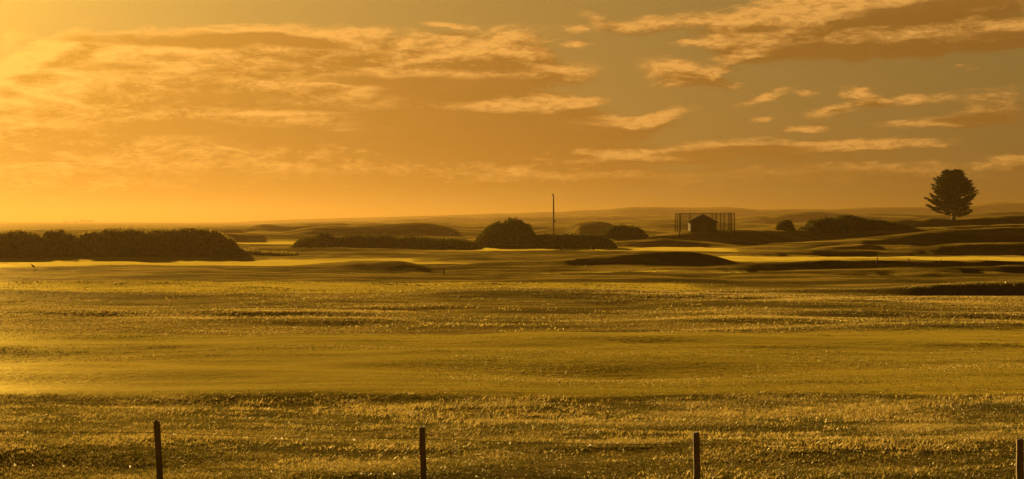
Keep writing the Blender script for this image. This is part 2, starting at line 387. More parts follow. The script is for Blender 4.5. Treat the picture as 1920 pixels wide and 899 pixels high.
def H(X, Y):
    X = np.asarray(X, float); Y = np.asarray(Y, float)
    z = base_ground(X, Y) + small_dunes(X, Y)
    for (g, yy, zz, wf, wb, x0, x1) in _rd:
        yc = np.interp(X, g, yy); zc = np.interp(X, g, zz)
        span = (x1 - x0)
        mg = max(.12 * span, wf * .8)
        e = sstep(x0 - mg, x0, X) * (1 - sstep(x1, x1 + mg, X))
        wob = 1 + .35 * fbm(X / (wf * 1.7) + x0, X * 0 + 3.1, 3)
        t = np.where(Y < yc, (yc - Y) / (wf * wob), (Y - yc) / wb)
        p = 1 - sstep(0, 1, t)
        p = p * (1 + .20 * fbm(X / (wf * .8) + 5, Y / (wf * .5) + x0, 3) * sstep(.05, .4, t))
        kk = min(max(.07, .008 * wf), .4)
        low = 5 * kk + .4
        h = (zc + low) * p * e - low
        dlt = (z - h) / kk
        z = h + kk * np.where(dlt > 30, dlt, np.log1p(np.exp(np.clip(dlt, -30, 30))))
    d = np.hypot(X, Y)
    z = z + sstep(60, 160, d) * (1 - sstep(900, 1800, d)) * .10 * fbm(X / 3.5, Y / 3.5, 3)
    return z

def hz(x, y): return float(H(np.array([x]), np.array([y]))[0])

def mown(X, Y, Zg=None):
    """1 where the grass is cut short (fairways), 0 in the rough"""
    wx = 3.0 * fbm(X / 30 + 4, Y / 30, 3)
    u = X / np.maximum(Y, 1)
    m = 0
    def band(a, b, s=2.0, lo=-1e9, hi=1e9, f=4.0):
        yy = Y + wx * (a / 100)
        return sstep(a - s, a + s, yy) * (1 - sstep(b - s, b + s, yy)) * sstep(lo - f, lo + f, X) * (1 - sstep(hi - f, hi + f, X))
    m = band(41.5, 64, 1.6)
    m = np.maximum(m, band(98, 114, 2.0, -80, 2))
    m = np.maximum(m, band(100, 113, 2.0, -5, 14, 8))
    m = np.maximum(m, band(152, 188, 4, -140, -10, 8))
    m = np.maximum(m, band(131, 138, 1.2, -12, 40, 6))
    m = np.maximum(m, band(158, 170, 3, -20, 8, 8))
    m = np.maximum(m, band(232, 270, 5, -12, 36, 8))
    m = np.maximum(m, band(165, 200, 5, 20, 80, 8))
    m = np.maximum(m, band(295, 330, 6, -60, 0, 8))
    return m * np.where(Y > 120, 1 - sstep(.55, 1.1, Zg), 1) if Zg is not None else m

def build_ground():
    a_d = np.arange(-22, 22.001, .06)
    a_l = -22 - np.cumsum(np.linspace(.1, 3.0, 100)); a_l = a_l[a_l > -180]
    a_all = np.concatenate([a_l[::-1], a_d, -a_l])
    a_all = np.concatenate([[-180.0], a_all, [180.0]]) if a_all[0] > -180 else a_all
    th = np.radians(a_all)
    r = np.exp(np.arange(math.log(1.5), math.log(13000), .0088))
    TH, RR = np.meshgrid(th, r)
    X = RR * np.sin(TH); Y = RR * np.cos(TH)
    Z = H(X, Y)
    nr, nc = X.shape
    V = np.stack([X, Y, Z], -1).reshape(-1, 3)
    i = np.arange(nr - 1)[:, None] * nc + np.arange(nc - 1)[None, :]
    fc = np.stack([i, i + 1, i + nc + 1, i + nc], -1).reshape(-1, 4)
    fc = fc[:, ::-1]
    o = mesh_obj('ground', V, fc, M_GROUND, smooth=True, attrs={'mown': mown(X, Y, Z).ravel()})
    # close the small hole under the camera
    tag(o, kind='structure')
    return o

# ------------------------------------------------------------------ materials
def new_mat(name):
    m = bpy.data.materials.new(name); m.use_nodes = True; m.node_tree.nodes.clear()
    return m, NB(m.node_tree)

def mat_simple(name, col, rough=.8, var=.25, scale=8, bump=.0, spec=.2):
    m, b = new_mat(name)
    tc = b.n('ShaderNodeTexCoord')
    nz = b.noise(tc.outputs['Object'], scale, 5, .6)
    c = b.mix(nz, tuple(x * (1 - var) for x in col) + (1,), tuple(min(1, x * (1 + var)) for x in col) + (1,))
    p = b.n('ShaderNodeBsdfPrincipled'); b.put(p.inputs['Base Color'], c); p.inputs['Roughness'].default_value = rough
    p.inputs['Specular IOR Level'].default_value = spec
    if bump:
        bp = b.n('ShaderNodeBump'); bp.inputs['Strength'].default_value = .7; bp.inputs['Distance'].default_value = bump
        b.put(bp.inputs['Height'], b.noise(tc.outputs['Object'], scale * 3, 5, .6)); b.put(p.inputs['Normal'], bp.outputs[0])
    o = b.n('ShaderNodeOutputMaterial'); b.put(o.inputs[0], p.outputs[0])
    return m

def ground_mat():
    m, b = new_mat('links_turf')
    geo = b.n('ShaderNodeNewGeometry'); P = geo.outputs['Position']
    at = b.n('ShaderNodeAttribute', attribute_name='mown')
    mo = at.outputs['Fac']
    sp = b.n('ShaderNodeSeparateXYZ'); b.put(sp.inputs[0], P)
    streak = b.noise(b.v('MULTIPLY', P, (.16, 1, .2)), .32, 5, .6)
    big = b.noise(b.v('MULTIPLY', P, (1, 1, .2)), .055, 4, .55)
    mid = b.noise(b.v('MULTIPLY', P, (.6, 1.4, .3)), .45, 5, .6)
    fine = b.noise(P, 3.0, 5, .65)
    vfine = b.noise(P, 14.0, 3, .6)
    rough_c = b.mix(b.rng(big, .35, .65, 0, 1), (.085, .072, .020, 1), (.17, .115, .042, 1))
    rough_c = b.mix(b.rng(mid, .38, .66, 0, 1), rough_c, (.20, .14, .062, 1))
    rough_c = b.mix(b.m('MULTIPLY', b.rng(fine, .40, .70, 0, 1), .8), rough_c, (.045, .045, .014, 1))
    mow_c = b.mix(b.rng(big, .35, .65, 0, 1), (.19, .18, .026, 1), (.26, .215, .034, 1))
    mow_c = b.mix(b.m('MULTIPLY', b.rng(mid, .4, .7, 0, 1), .45), mow_c, (.24, .18, .035, 1))
    mow_c = b.mix(b.m('MULTIPLY', b.rng(fine, .45, .75, 0, 1), .3), mow_c, (.09, .09, .015, 1))
    # beyond the near field, the long grass's own shade is painted into the rough
    rough_shade = b.rng(b.m('ADD', sp.outputs[1], b.m('MULTIPLY', b.m('SUBTRACT', big, .5), 30.0)), 100, 122, 0, .62)
    rough_c = b.mix(rough_shade, rough_c, (.05, .034, .010, 1))
    rough_c = b.mix(b.m('MULTIPLY', b.rng(streak, .46, .62, 0, 1), b.rng(sp.outputs[1], 330, 700, .8, .15)), rough_c, (.24, .16, .06, 1))
    mow_c = b.mix(b.m('MULTIPLY', b.rng(streak, .44, .60, 0, 1), .9), mow_c, (.06, .052, .010, 1))  # dark streaks: shade of low undulations painted into the turf colour
    streak2 = b.noise(b.v('MULTIPLY', P, (.12, 1, .2)), 1.1, 4, .6)
    mow_c = b.mix(b.m('MULTIPLY', b.rng(streak2, .46, .62, 0, 1), .7), mow_c, (.06, .052, .010, 1))  # finer streaks of the same painted undulation shade
    mow_c = b.mix(b.m('MULTIPLY', b.rng(sp.outputs[1], 112, 150, 0, 1), .7), mow_c, (.33, .28, .05, 1))  # distant fairways paler: brightness of the grazing sun put into the colour
    mow_c = b.mix(b.m('MULTIPLY', b.rng(vfine, .45, .7, 0, 1), .5), mow_c, (.05, .05, .010, 1))
    mm = b.rng(b.m('ADD', mo, b.m('MULTIPLY', b.m('SUBTRACT', fine, .5), .5)), .3, .7, 0, 1)
    col = b.mix(mm, rough_c, mow_c)
    hgt = b.m('ADD', b.m('MULTIPLY', fine, b.m('MULTIPLY_ADD', mm, -.09, .14)), b.m('MULTIPLY', mid, b.m('MULTIPLY_ADD', mm, -.21, .25)))
    hgt = b.m('ADD', hgt, b.m('MULTIPLY', vfine, b.m('MULTIPLY_ADD', mm, -.015, .025)))
    bp = b.n('ShaderNodeBump'); bp.inputs['Strength'].default_value = .8; bp.inputs['Distance'].default_value = 1.0; b.put(bp.inputs['Height'], hgt)
    df = b.n('ShaderNodeBsdfDiffuse'); b.put(df.inputs[0], col); b.put(df.inputs['Normal'], bp.outputs[0]); df.inputs['Roughness'].default_value = .9
    # low sun shining through and off upright blades: broad forward sheen of the turf
    gl = b.n('ShaderNodeBsdfSheen'); b.put(gl.inputs['Color'], b.mix(.5, col, (.75, .56, .08, 1))); gl.inputs['Roughness'].default_value = .45; b.put(gl.inputs['Normal'], bp.outputs[0])
    g3 = b.n('ShaderNodeBsdfAnisotropic'); b.put(g3.inputs['Color'], b.mix(.5, col, (.6, .5, .2, 1))); g3.inputs['Roughness'].default_value = .5; b.put(g3.inputs['Normal'], bp.outputs[0])
    m0 = b.n('ShaderNodeMixShader'); m0.inputs[0].default_value = .05; b.put(m0.inputs[1], df.outputs[0]); b.put(m0.inputs[2], g3.outputs[0]); df = m0
    ms = b.n('ShaderNodeMixShader'); b.put(ms.inputs[0], b.m('MULTIPLY_ADD', mm, b.m('MULTIPLY_ADD', b.m('MULTIPLY', b.rng(streak, .40, .60, 0, 1), b.rng(streak2, .35, .55, .5, 1)), -.16, b.rng(sp.outputs[1], 60, 110, .16, .26)), b.m('MULTIPLY_ADD', b.rng(streak, .42, .62, 0, 1), .20, .07))); b.put(ms.inputs[1], df.outputs[0]); b.put(ms.inputs[2], gl.outputs[0])
    o = b.n('ShaderNodeOutputMaterial'); b.put(o.inputs[0], ms.outputs[0])
    return m

def leaf_mat(name, c0, c1, trans=.35, mid=None, gloss=0):
    m, b = new_mat(name)
    at = b.n('ShaderNodeAttribute', attribute_name='tone')
    if mid:
        col = b.mix(b.rng(at.outputs['Fac'], 0, .5, 0, 1, False), tuple(c0) + (1,), tuple(mid) + (1,))
        col = b.mix(b.rng(at.outputs['Fac'], .5, 1, 0, 1, False), col, tuple(c1) + (1,))
    else: col = b.mix(at.outputs['Fac'], tuple(c0) + (1,), tuple(c1) + (1,))
    df = b.n('ShaderNodeBsdfDiffuse'); b.put(df.inputs[0], col)
    tr = b.n('ShaderNodeBsdfTranslucent'); b.put(tr.inputs[0], b.mix(1.0, col, (1.0, .95, .55, 1), 'MULTIPLY'))
    ms = b.n('ShaderNodeMixShader'); ms.inputs[0].default_value = trans; b.put(ms.inputs[1], df.outputs[0]); b.put(ms.inputs[2], tr.outputs[0])
    if gloss:
        gl = b.n('ShaderNodeBsdfAnisotropic'); gl.inputs['Color'].default_value = (.8, .75, .55, 1); gl.inputs['Roughness'].default_value = .48
        m2 = b.n('ShaderNodeMixShader'); m2.inputs[0].default_value = gloss; b.put(m2.inputs[1], ms.outputs[0]); b.put(m2.inputs[2], gl.outputs[0]); ms = m2
    o = b.n('ShaderNodeOutputMaterial'); b.put(o.inputs[0], ms.outputs[0])
    return m

M_GROUND = ground_mat()
M_GRASS = leaf_mat('long_grass', (.032, .033, .009), (.33, .265, .13), .38, mid=(.105, .09, .026), gloss=.055)
M_GORSE = leaf_mat('gorse', (.028, .034, .010), (.075, .078, .022), .2)
M_GORSE_GLARE = leaf_mat('glare_gorse', (.10, .085, .03), (.22, .17, .06), .45)  # left row only: paler gorse copy with sun glare and haze painted in
M_PINE = leaf_mat('pine_needles', (.018, .026, .009), (.05, .06, .02), .12)
M_BARK = mat_simple('bark', (.10, .065, .035), .9, .4, 3, .02)
M_WOOD = mat_simple('weathered_wood', (.12, .085, .05), .85, .35, 12, .006)
M_DARKWOOD = mat_simple('creosoted_boards', (.04, .029, .02), .8, .3, 6, .01)
M_NET = mat_simple('black_netting', (.018, .014, .01), .95, .2, 6, 0, 0)
M_ROOF = mat_simple('felt_roof', (.04, .03, .025), .95, .3, 5, 0, 0)
M_WIRE = mat_simple('galvanised_wire', (.10, .09, .075), .6, .2, 30, 0, .6)
M_STEEL = mat_simple('painted_steel', (.13, .11, .09), .55, .2, 4, 0, .4)
M_FEATHER = mat_simple('dark_feathers', (.03, .027, .024), .7, .3, 20)
M_WHITE = mat_simple('white_paint', (.75, .73, .68), .6, .08, 20)

def drop_mat():
    m, b = new_mat('water')
    g = b.n('ShaderNodeBsdfGlossy'); g.inputs['Roughness'].default_value = .25; g.inputs['Color'].default_value = (1, 1, 1, 1)
    t = b.n('ShaderNodeBsdfTranslucent'); t.inputs[0].default_value = (.95, .95, .95, 1)
    ms = b.n('ShaderNodeMixShader'); ms.inputs[0].default_value = .35; b.put(ms.inputs[1], t.outputs[0]); b.put(ms.inputs[2], g.outputs[0])
    o = b.n('ShaderNodeOutputMaterial'); b.put(o.inputs[0], ms.outputs[0])
    return m
M_DROP = drop_mat()

build_ground()

# ------------------------------------------------------------------ haze
def build_haze():
    bm = bmesh.new()
    x, y0, y1, z0, z1 = 13200, -13200, 13200, -4.0, 74.0
    vs = [bm.verts.new(p) for p in ((-x, y0, z0), (x, y0, z0), (x, y1, z0), (-x, y1, z0), (-x, y0, z1), (x, y0, z1), (x, y1, z1), (-x, y1, z1))]
    for f in ((0, 3, 2, 1), (4, 5, 6, 7), (0, 1, 5, 4), (1, 2, 6, 5), (2, 3, 7, 6), (3, 0, 4, 7)):
        bm.faces.new([vs[i] for i in f])
    m = bpy.data.materials.new('haze'); m.use_nodes = True; m.node_tree.nodes.clear(); b = NB(m.node_tree)
    v = b.n('ShaderNodeVolumePrincipled'); v.inputs['Color'].default_value = (.103, .069, .027, 1); v.inputs['Density'].default_value = 0.00029; v.inputs['Anisotropy'].default_value = .59
    o = b.n('ShaderNodeOutputMaterial'); b.put(o.inputs['Volume'], v.outputs[0])
    h = bm_obj('haze', bm, m); h.display_type = 'WIRE'
    tag(h, kind='stuff')
build_haze()

# ------------------------------------------------------------------ grass (stuff): blades in tufts
def build_grass():
    rs = np.random.RandomState(3)
    X = []; Y = []; HH = []; WW = []; T = []; SP = []
    def zone(n, y0, y1, hmin, hmax, w, spread, tone_b, patch_s, thresh, seed, blades, half=.39, cut=True, short=False):
        y = np.sqrt(rs.uniform(y0 ** 2, y1 ** 2, n)); u = rs.uniform(-half, half, n); x = u * y
        p = fbm(x / patch_s + seed, y / (patch_s * .55), 4)
        keep = (p + rs.uniform(-.35, .35, n)) > thresh
        if short: keep &= rs.rand(n) < mown(x, y) * 1.1 - .05
        elif cut: keep &= rs.rand(n) > mown(x, y) * 1.2
        x, y, p = x[keep], y[keep], p[keep]
        for _ in range(blades):
            X.append(x + rs.normal(0, spread, len(x))); Y.append(y + rs.normal(0, spread, len(x)))
            HH.append(rs.uniform(hmin, hmax, len(x)) * (1 + .6 * np.clip(p, -.6, 1))); WW.append(np.full(len(x), w) * rs.uniform(.7, 1.4, len(x)))
            T.append(np.clip(tone_b + .9 * p + rs.normal(0, .22, len(x)), 0, 1))
    zone(110000, 23, 43, .025, .07, .010, .08, .37, 2.2, -2, 1, 9)
    zone(11000, 24, 41, .04, .10, .011, .09, .86, 1.9, .30, 60, 9)
    zone(3500, 30, 34, .05, .10, .012, .08, .95, 2.6, .12, 44, 9)
    zone(4000, 36, 44, .06, .12, .012, .10, .8, 3.0, .2, 80, 8)
    zone(70000, 41, 66, .015, .045, .022, .14, .24, 6.0, -2, 5, 5, cut=False)
    zone(90000, 62, 102, .03, .07, .026, .24, .56, 9.0, -.30, 9, 4)
    zone(4000, 66, 100, .05, .11, .03, .3, .70, 6.0, .25, 70, 4)
    zone(45000, 96, 140, .02, .07, .05, .4, .30, 14.0, -2, 20, 3, short=True)
    X, Y, HH, WW, T = map(np.concatenate, (X, Y, HH, WW, T))
    n = len(X); Z = H(X, Y)
    a = rs.uniform(0, math.pi, n); dx = np.cos(a) * WW; dy = np.sin(a) * WW * .8
    lean = rs.normal(0, .6, (n, 2)) * HH[:, None]; lean[:, 0] += .18 * HH
    c = np.stack([X, Y, Z - .03], 1); w = np.stack([dx, dy, 0 * dx], 1)
    top = c + np.stack([lean[:, 0], lean[:, 1], HH], 1)
    mid = c + np.stack([lean[:, 0] * .35, lean[:, 1] * .35, HH * .55], 1)
    V = np.stack([c - w, c + w, mid + w * .8, top, mid - w * .8], 1).reshape(-1, 3)
    i = np.arange(n)[:, None] * 5
    # quad (0,1,2,4) split to triangles and tip triangle
    fc = np.concatenate([i + np.array([[0, 1, 2]]), i + np.array([[0, 2, 4]]), i + np.array([[4, 2, 3]])], 0)
    print('grass blades', n)
    o = mesh_obj('grass', V, fc, M_GRASS, attrs={'tone': np.repeat(T, 5)})
    tag(o, kind='stuff', label='long dry links grass in the rough in front of and beyond the wire fence', cat='grass')
build_grass()

# ------------------------------------------------------------------ foliage helper
def leaves_mesh(pts, size, rs, flat=.6):
    """leaf-sprig faces at pts (n,3)"""
    n = len(pts)
    d1 = rs.normal(0, 1, (n, 3)); d1 /= np.linalg.norm(d1, axis=1)[:, None]
    d2 = rs.normal(0, 1, (n, 3)); d2 -= (d1 * d2).sum(1)[:, None] * d1; d2 /= np.linalg.norm(d2, axis=1)[:, None]
    s = size * rs.uniform(.6, 1.4, n)[:, None]
    d1 = d1 * s; d2 = d2 * s * .45
    V = np.stack([pts - d1, pts + d2, pts + d1, pts - d2], 1).reshape(-1, 3)
    i = np.arange(n)[:, None] * 4
    return V, i + np.array([[0, 1, 2, 3]])

# ------------------------------------------------------------------ gorse bushes
def gorse(profile, base_y, D, depth, label, seed, group='gorse bushes on the links', n=9000, leaf=.16, mat=None):
    """profile: outline of the bush top in photo pixels, at distance D; stands on the terrain"""
    rs = np.random.RandomState(seed)
    xs = np.array([(p[0] - 960) / F * D for p in profile]); zt = np.array([EYE - (p[1] - HZ) * D / F for p in profile])
    cx = (xs[0] + xs[-1]) / 2; gz = hz(cx, D)
    def surf(X, t):
        """t in -1..1 across the depth"""
        top = np.interp(X, xs, zt)
        g = H(X, D + t * depth)
        e0 = np.clip((X - xs[0]) / (xs[-1] - xs[0]), 0, 1); top = g + (top - g) * np.sqrt(1 - np.abs(2 * e0 - 1) ** 9)
        e = np.clip((X - xs[0]) / (xs[-1] - xs[0]), 0, 1); wid = np.sqrt(np.clip(1 - (2 * e - 1) ** 4, 0.02, 1))
        lump = 1 + .16 * fbm(X / 1.3 + seed, t * depth / 1.3, 3)
        hgt = np.maximum(top - g, .25)
        return g, hgt * np.sqrt(np.clip(1 - np.abs(t) ** 2.4, 0, 1)) * np.where(np.abs(t) > .3, lump, 1 + .06 * fbm(X / .9, t + seed, 2)), wid
    nx, nt = 60, 18
    GX, GT = np.meshgrid(np.linspace(xs[0], xs[-1], nx), np.linspace(-1, 1, nt))
    g, h, wid = surf(GX, GT)
    V = np.stack([GX - cx, GT * depth * wid, g + np.maximum(h - leaf * .9, -.2) - gz], -1).reshape(-1, 3)
    i = np.arange(nt - 1)[:, None] * nx + np.arange(nx - 1)[None]
    F4 = np.stack([i, i + 1, i + nx + 1, i + nx], -1).reshape(-1, 4)
    ang_ = rs.uniform(0, math.pi, n)
    LX = rs.uniform(xs[0], xs[-1], n); LT = -np.cos(ang_)
    g, h, wid = surf(LX, LT)
    hz_ = h * np.where(rs.rand(n) < .6, 1, rs.uniform(.1, 1, n)) - np.abs(rs.normal(0, leaf * .8, n)) + leaf * .35
    hz_ = hz_ + np.where(rs.rand(n) < .06, rs.uniform(0, leaf * 2.2, n), 0)
    pts = np.stack([LX - cx + rs.normal(0, leaf * .4, n), LT * depth * wid * 1.03, g + np.maximum(hz_, .02) - gz], -1)
    LV, LF = leaves_mesh(pts, leaf, rs)
    tone = np.concatenate([np.full(len(V), .1), np.repeat(np.clip(.45 + .5 * fbm(pts[:, 0] / 1.5 + seed, pts[:, 2] / 1.0 + pts[:, 1] / 2, 3) + rs.normal(0, .18, n), 0, 1), 4)])
    o = mesh_obj('gorse_bush', np.concatenate([V, LV]), np.concatenate([F4, LF + len(V)]), mat or M_GORSE, attrs={'tone': tone})
    o.location = (cx, D, gz)
    return tag(o, label, 'bush', group)

gorse([(-190, 470), (-150, 446), (-60, 437), (0, 437), (25, 434), (45, 433), (70, 437), (100, 452), (125, 478)], 488, 191, 4.5, 'broad hazy gorse bush at the far left edge, leftmost of the long row', 11, mat=M_GORSE_GLARE)
gorse([(78, 460), (84, 436), (92, 432), (105, 431), (116, 434), (122, 440), (128, 437), (140, 440), (160, 445), (185, 470)], 487, 195, 4.0, 'small peaked gorse bush with a notch beside it in the left row', 12, n=6000, mat=M_GORSE_GLARE)
gorse([(130, 462), (150, 440), (175, 434), (195, 431), (225, 430), (255, 431), (280, 435), (310, 452), (330, 478)], 487, 193, 4.5, 'flat topped gorse bush in the middle of the long left row', 13, mat=M_GORSE_GLARE)
gorse([(235, 470), (262, 440), (285, 432), (310, 431), (335, 429), (360, 429), (385, 430), (403, 432), (410, 440), (432, 446), (442, 458), (452, 475)], 485, 197, 5.0, 'large gorse bush with a sloping right side ending the long left row', 14, n=12000, mat=M_GORSE_GLARE)
gorse([(375, 481), (395, 472), (430, 468), (470, 470), (520, 474), (560, 480)], 484, 196, 2.5, 'low flat gorse patch on the fairway edge right of the long left row', 15, n=5000, mat=M_GORSE_GLARE)
gorse([(548, 460), (560, 450), (575, 447), (595, 445), (600, 439), (609, 437), (616, 442), (624, 446), (640, 447), (665, 458), (690, 468)], 468, 250, 4.5, 'gorse bush with a small round knob on top below the smooth dune', 16, n=7000, leaf=.2)
gorse([(625, 465), (640, 446), (660, 442), (680, 444), (700, 444), (720, 442), (740, 447), (760, 460)], 467, 252, 4.5, 'rounded gorse bush in the middle of the patch below the smooth dune', 17, n=7000, leaf=.2)
gorse([(700, 464), (730, 448), (770, 446), (820, 449), (860, 450), (885, 454), (905, 462)], 464, 256, 5, 'long low gorse bush running up to the big dark dome', 18, n=9000, leaf=.2)
gorse([(880, 462), (893, 450), (905, 436), (920, 424), (930, 419), (942, 418), (955, 412), (966, 412), (975, 415), (984, 422), (994, 424), (998, 436), (1010, 446), (1025, 456)], 461, 270, 6.5, 'tall dark domed gorse bush left of the thin pole', 19, n=14000, leaf=.2)
gorse([(985, 452), (1010, 441), (1050, 441), (1090, 441), (1125, 441), (1145, 448), (1155, 455)], 455, 268, 3.5, 'low level gorse hedge in front of the thin pole', 20, n=7000, leaf=.2)
gorse([(1128, 446), (1138, 430), (1148, 426), (1162, 424), (1180, 426), (1195, 428), (1206, 434), (1213, 445)], 446, 292, 4, 'dark rounded gorse bush right of the thin pole', 21, n=7000, leaf=.2)
gorse([(1456, 432), (1458, 422), (1465, 417), (1475, 414), (1482, 415), (1485, 421), (1489, 432)], 431, 312, 2, 'small single gorse bush standing apart left of the long dark thicket', 22, n=3500, leaf=.18)
gorse([(1500, 432), (1516, 425), (1519, 415), (1530, 413), (1550, 411), (1562, 410), (1570, 414), (1590, 432)], 436, 316, 4.5, 'steep left end bush of the long dark thicket', 23, n=8000, leaf=.2)
gorse([(1548, 430), (1560, 412), (1572, 408), (1585, 405), (1596, 405), (1606, 408), (1618, 412), (1640, 414), (1660, 430)], 436, 320, 5, 'tallest bush in the middle of the long dark thicket', 24, n=9000, leaf=.2)
gorse([(1615, 430), (1630, 413), (1650, 414), (1668, 419), (1690, 421), (1700, 426), (1712, 432)], 434, 322, 4, 'sloping right end bush of the long dark thicket', 25, n=7000, leaf=.2)

# ------------------------------------------------------------------ the lone pine
def pine():
    D = 400.0; bx = (1788 - 960) / F * D; gz = hz(bx, D)
    rs = np.random.RandomState(5); rnd = random.Random(5)
    ztop = EYE + 97 * D / F; Ht = ztop - gz
    root = tag(empty('pine_tree', (bx, D, gz)), 'lone dark pine with a rounded crown and upswept branches on the right ridge', 'tree')
    bm = bmesh.new()
    def axis(t): return Vector((.18 * math.sin(t * 5), .12 * math.sin(t * 4 + 1), t * Ht))
    tube(bm, [axis(-.03 + i * .95 / 14) for i in range(15)], [.46 * (1 - .85 * i / 14) + (.2 if i == 0 else 0) for i in range(15)], 10)
    # crown half width (m) by height fraction, left and right of the trunk
    hs = [.04, .08, .14, .20, .28, .40, .50, .60, .70, .80, .90, .96, 1.0]
    left = [0, .3, 3.6, 5.6, 6.2, 6.8, 6.0, 5.4, 5.1, 4.4, 3.1, 2.1, 1.0]
    right = [0, .8, 4.8, 3.8, 3.2, 4.5, 5.2, 5.0, 4.4, 3.7, 2.7, 1.9, 1.0]
    P = []
    nb = 150
    def reach(f, ca):
        w = .5 + .5 * ca; w = w * w * (3 - 2 * w)
        return np.interp(f, hs, left) * (1 - w) + np.interp(f, hs, right) * w
    for k in range(nb):
        f = .10 + .88 * (k / nb) ** .72
        a = k * 2.399 + rnd.uniform(-.3, .3)
        ca, sa = math.cos(a), math.sin(a)
        L = reach(f, ca) * rnd.choice((rnd.uniform(.72, .92), rnd.uniform(.94, 1.12)))
        if f < .2 and ca < -.2 and rnd.random() < .4: continue
        drop = (-.06 if f < .5 else .10) * L; rise = (.13 if f < .45 else .34) * L
        z0 = max(f * Ht - rise - .1, .05 * Ht)
        pts = []
        m = 7
        p0 = axis(z0 / Ht)
        bend = rnd.uniform(-.25, .25)
        for i in range(m):
            t = i / (m - 1)
            aa = a + bend * t
            pts.append(Vector((p0.x + math.cos(aa) * L * t, p0.y + math.sin(aa) * L * t, z0 + drop * math.sin(t * math.pi) + rise * t ** 2.6)))
        tube(bm, pts, [.15 * (1 - .8 * i / (m - 1)) * (1.15 - .5 * f) for i in range(m)], 5)
        # side shoots carrying needle tufts turned up at their tips
        ns = int(5 + L * 1.9)
        for j in range(ns):
            t = (.30 if f > .35 else .45) + (.70 if f > .35 else .55) * (j + .5) / ns
            q = pts[0].lerp(pts[-1], 0); seg = t * (m - 1); i0 = min(int(seg), m - 2); q = pts[i0].lerp(pts[i0 + 1], seg - i0)
            sd_ = rnd.choice((-1, 1)); sl = rnd.uniform(.4, 1.2) * (1.15 - .4 * t)
            e = q + Vector((math.cos(a + sd_ * .9) * sl, math.sin(a + sd_ * .9) * sl, rnd.uniform(.05, .55) * sl + .12))
            for g_ in range(3):
                c = q.lerp(e, .35 + .33 * g_)
                nn = 14
                pp = rs.normal(0, 1, (nn, 3)) * np.array([.18, .18, .085]) * rnd.uniform(.8, 1.2) + np.array(c)
                P.append(pp)
    # filling of the inner upper crown
    for k in range(1000):
        f = rnd.uniform(.50, .965); a = rnd.uniform(0, 6.283); ca = math.cos(a)
        L = reach(f, ca) * math.sqrt(rnd.random()) * .74
        c = axis(f) + Vector((ca * L, math.sin(a) * L, -.15))
        P.append(rs.normal(0, 1, (12, 3)) * np.array([.3, .3, .2]) + np.array(c))
    bm_obj('trunk', bm, M_BARK, root, True)
    P = np.concatenate(P)
    V, Fc = leaves_mesh(P, .17, rs)
    tone = np.repeat(np.clip(.4 + .5 * fbm(P[:, 0] / 1.2, P[:, 2] / .8, 2) + rs.normal(0, .15, len(P)), 0, 1), 4)
    mesh_obj('crown', V, Fc, M_PINE, root, attrs={'tone': tone})
pine()

# ------------------------------------------------------------------ tiny trees on the far left skyline
def far_tree(px, top, D, w, label, seed):
    rs = np.random.RandomState(seed); X = (px - 960) / F * D; gz = hz(X, D) - .3
    Ht = EYE - (top - HZ) * D / F - gz
    root = tag(empty('skyline_tree', (X, D, gz)), label, 'tree', 'small trees on the far left skyline')
    bm = bmesh.new()
    tube(bm, [(0, 0, 0), (.1, 0, Ht * .4), (.25, 0, Ht * .85)], [.4, .3, .12], 6)
    for s in (-1, 1): tube(bm, [(.1, 0, Ht * .4), (s * w * .25, .2, Ht * .6), (s * w * .4, .2, Ht * .75)], [.14, .1, .05], 5)
    bm_obj('trunk', bm, M_BARK, root, True)
    cs = [(rs.uniform(-.32, .38) * w, rs.uniform(-.3, .3) * w, Ht * rs.uniform(.55, .88)) for _ in range(7)]
    P = np.concatenate([rs.normal(0, 1, (110, 3)) * np.array([w * .17, w * .17, Ht * .09]) + np.array(c) for c in cs])
    V, Fc = leaves_mesh(P, .6, rs)
    mesh_obj('crown', V, Fc, M_PINE, root, attrs={'tone': np.repeat(rs.rand(len(P)), 4)})
far_tree(124, 415.3, 3425, 10.3, 'wide low tree left of the gap on the far left skyline', 1)
far_tree(142, 414.8, 3425, 5.1, 'thin upright tree just right of the skyline gap', 2)
far_tree(154, 412.3, 3425, 8.6, 'tallest tree of the little skyline clump at the far left', 3)
far_tree(161, 414.3, 3425, 4.5, 'narrow tree in the middle of the skyline clump', 4)
far_tree(169, 413.1, 3425, 6.9, 'round tree ending the little skyline clump on its right', 6)

# ------------------------------------------------------------------ thin pole
def pole():
    D = 405.0; X = (1038 - 960) / F * D; gz = hz(X, D); top = EYE + (HZ - 365) * D / F
    root = tag(empty('utility_pole', (X, D, gz)), 'tall thin bare pole with a small crooked top rising from the dunes', 'pole')
    bm = bmesh.new(); tube(bm, [(0, 0, -.5), (0, 0, (top - gz) * .5), (-.05, 0, top - gz - .35)], [.24, .21, .17], 12)
    bm_obj('shaft', bm, M_BARK, root, True)
    bm = bmesh.new(); tube(bm, [(-.05, 0, top - gz - .42), (-.12, 0, top - gz - .1), (-.45, 0, top - gz + .05)], [.2, .19, .12], 10)
    bm_obj('bracket', bm, M_STEEL, root, True)
    bm = bmesh.new(); bmesh.ops.create_cube(bm, size=1, matrix=Matrix.Translation((.36, 0, (top - gz) * .40)) @ Matrix.Diagonal((.4, .22, .5, 1)))
    bmesh.ops.bevel(bm, geom=bm.edges[:], offset=.04, segments=2, affect='EDGES')
    bm_obj('junction_box', bm, M_STEEL, root)
pole()

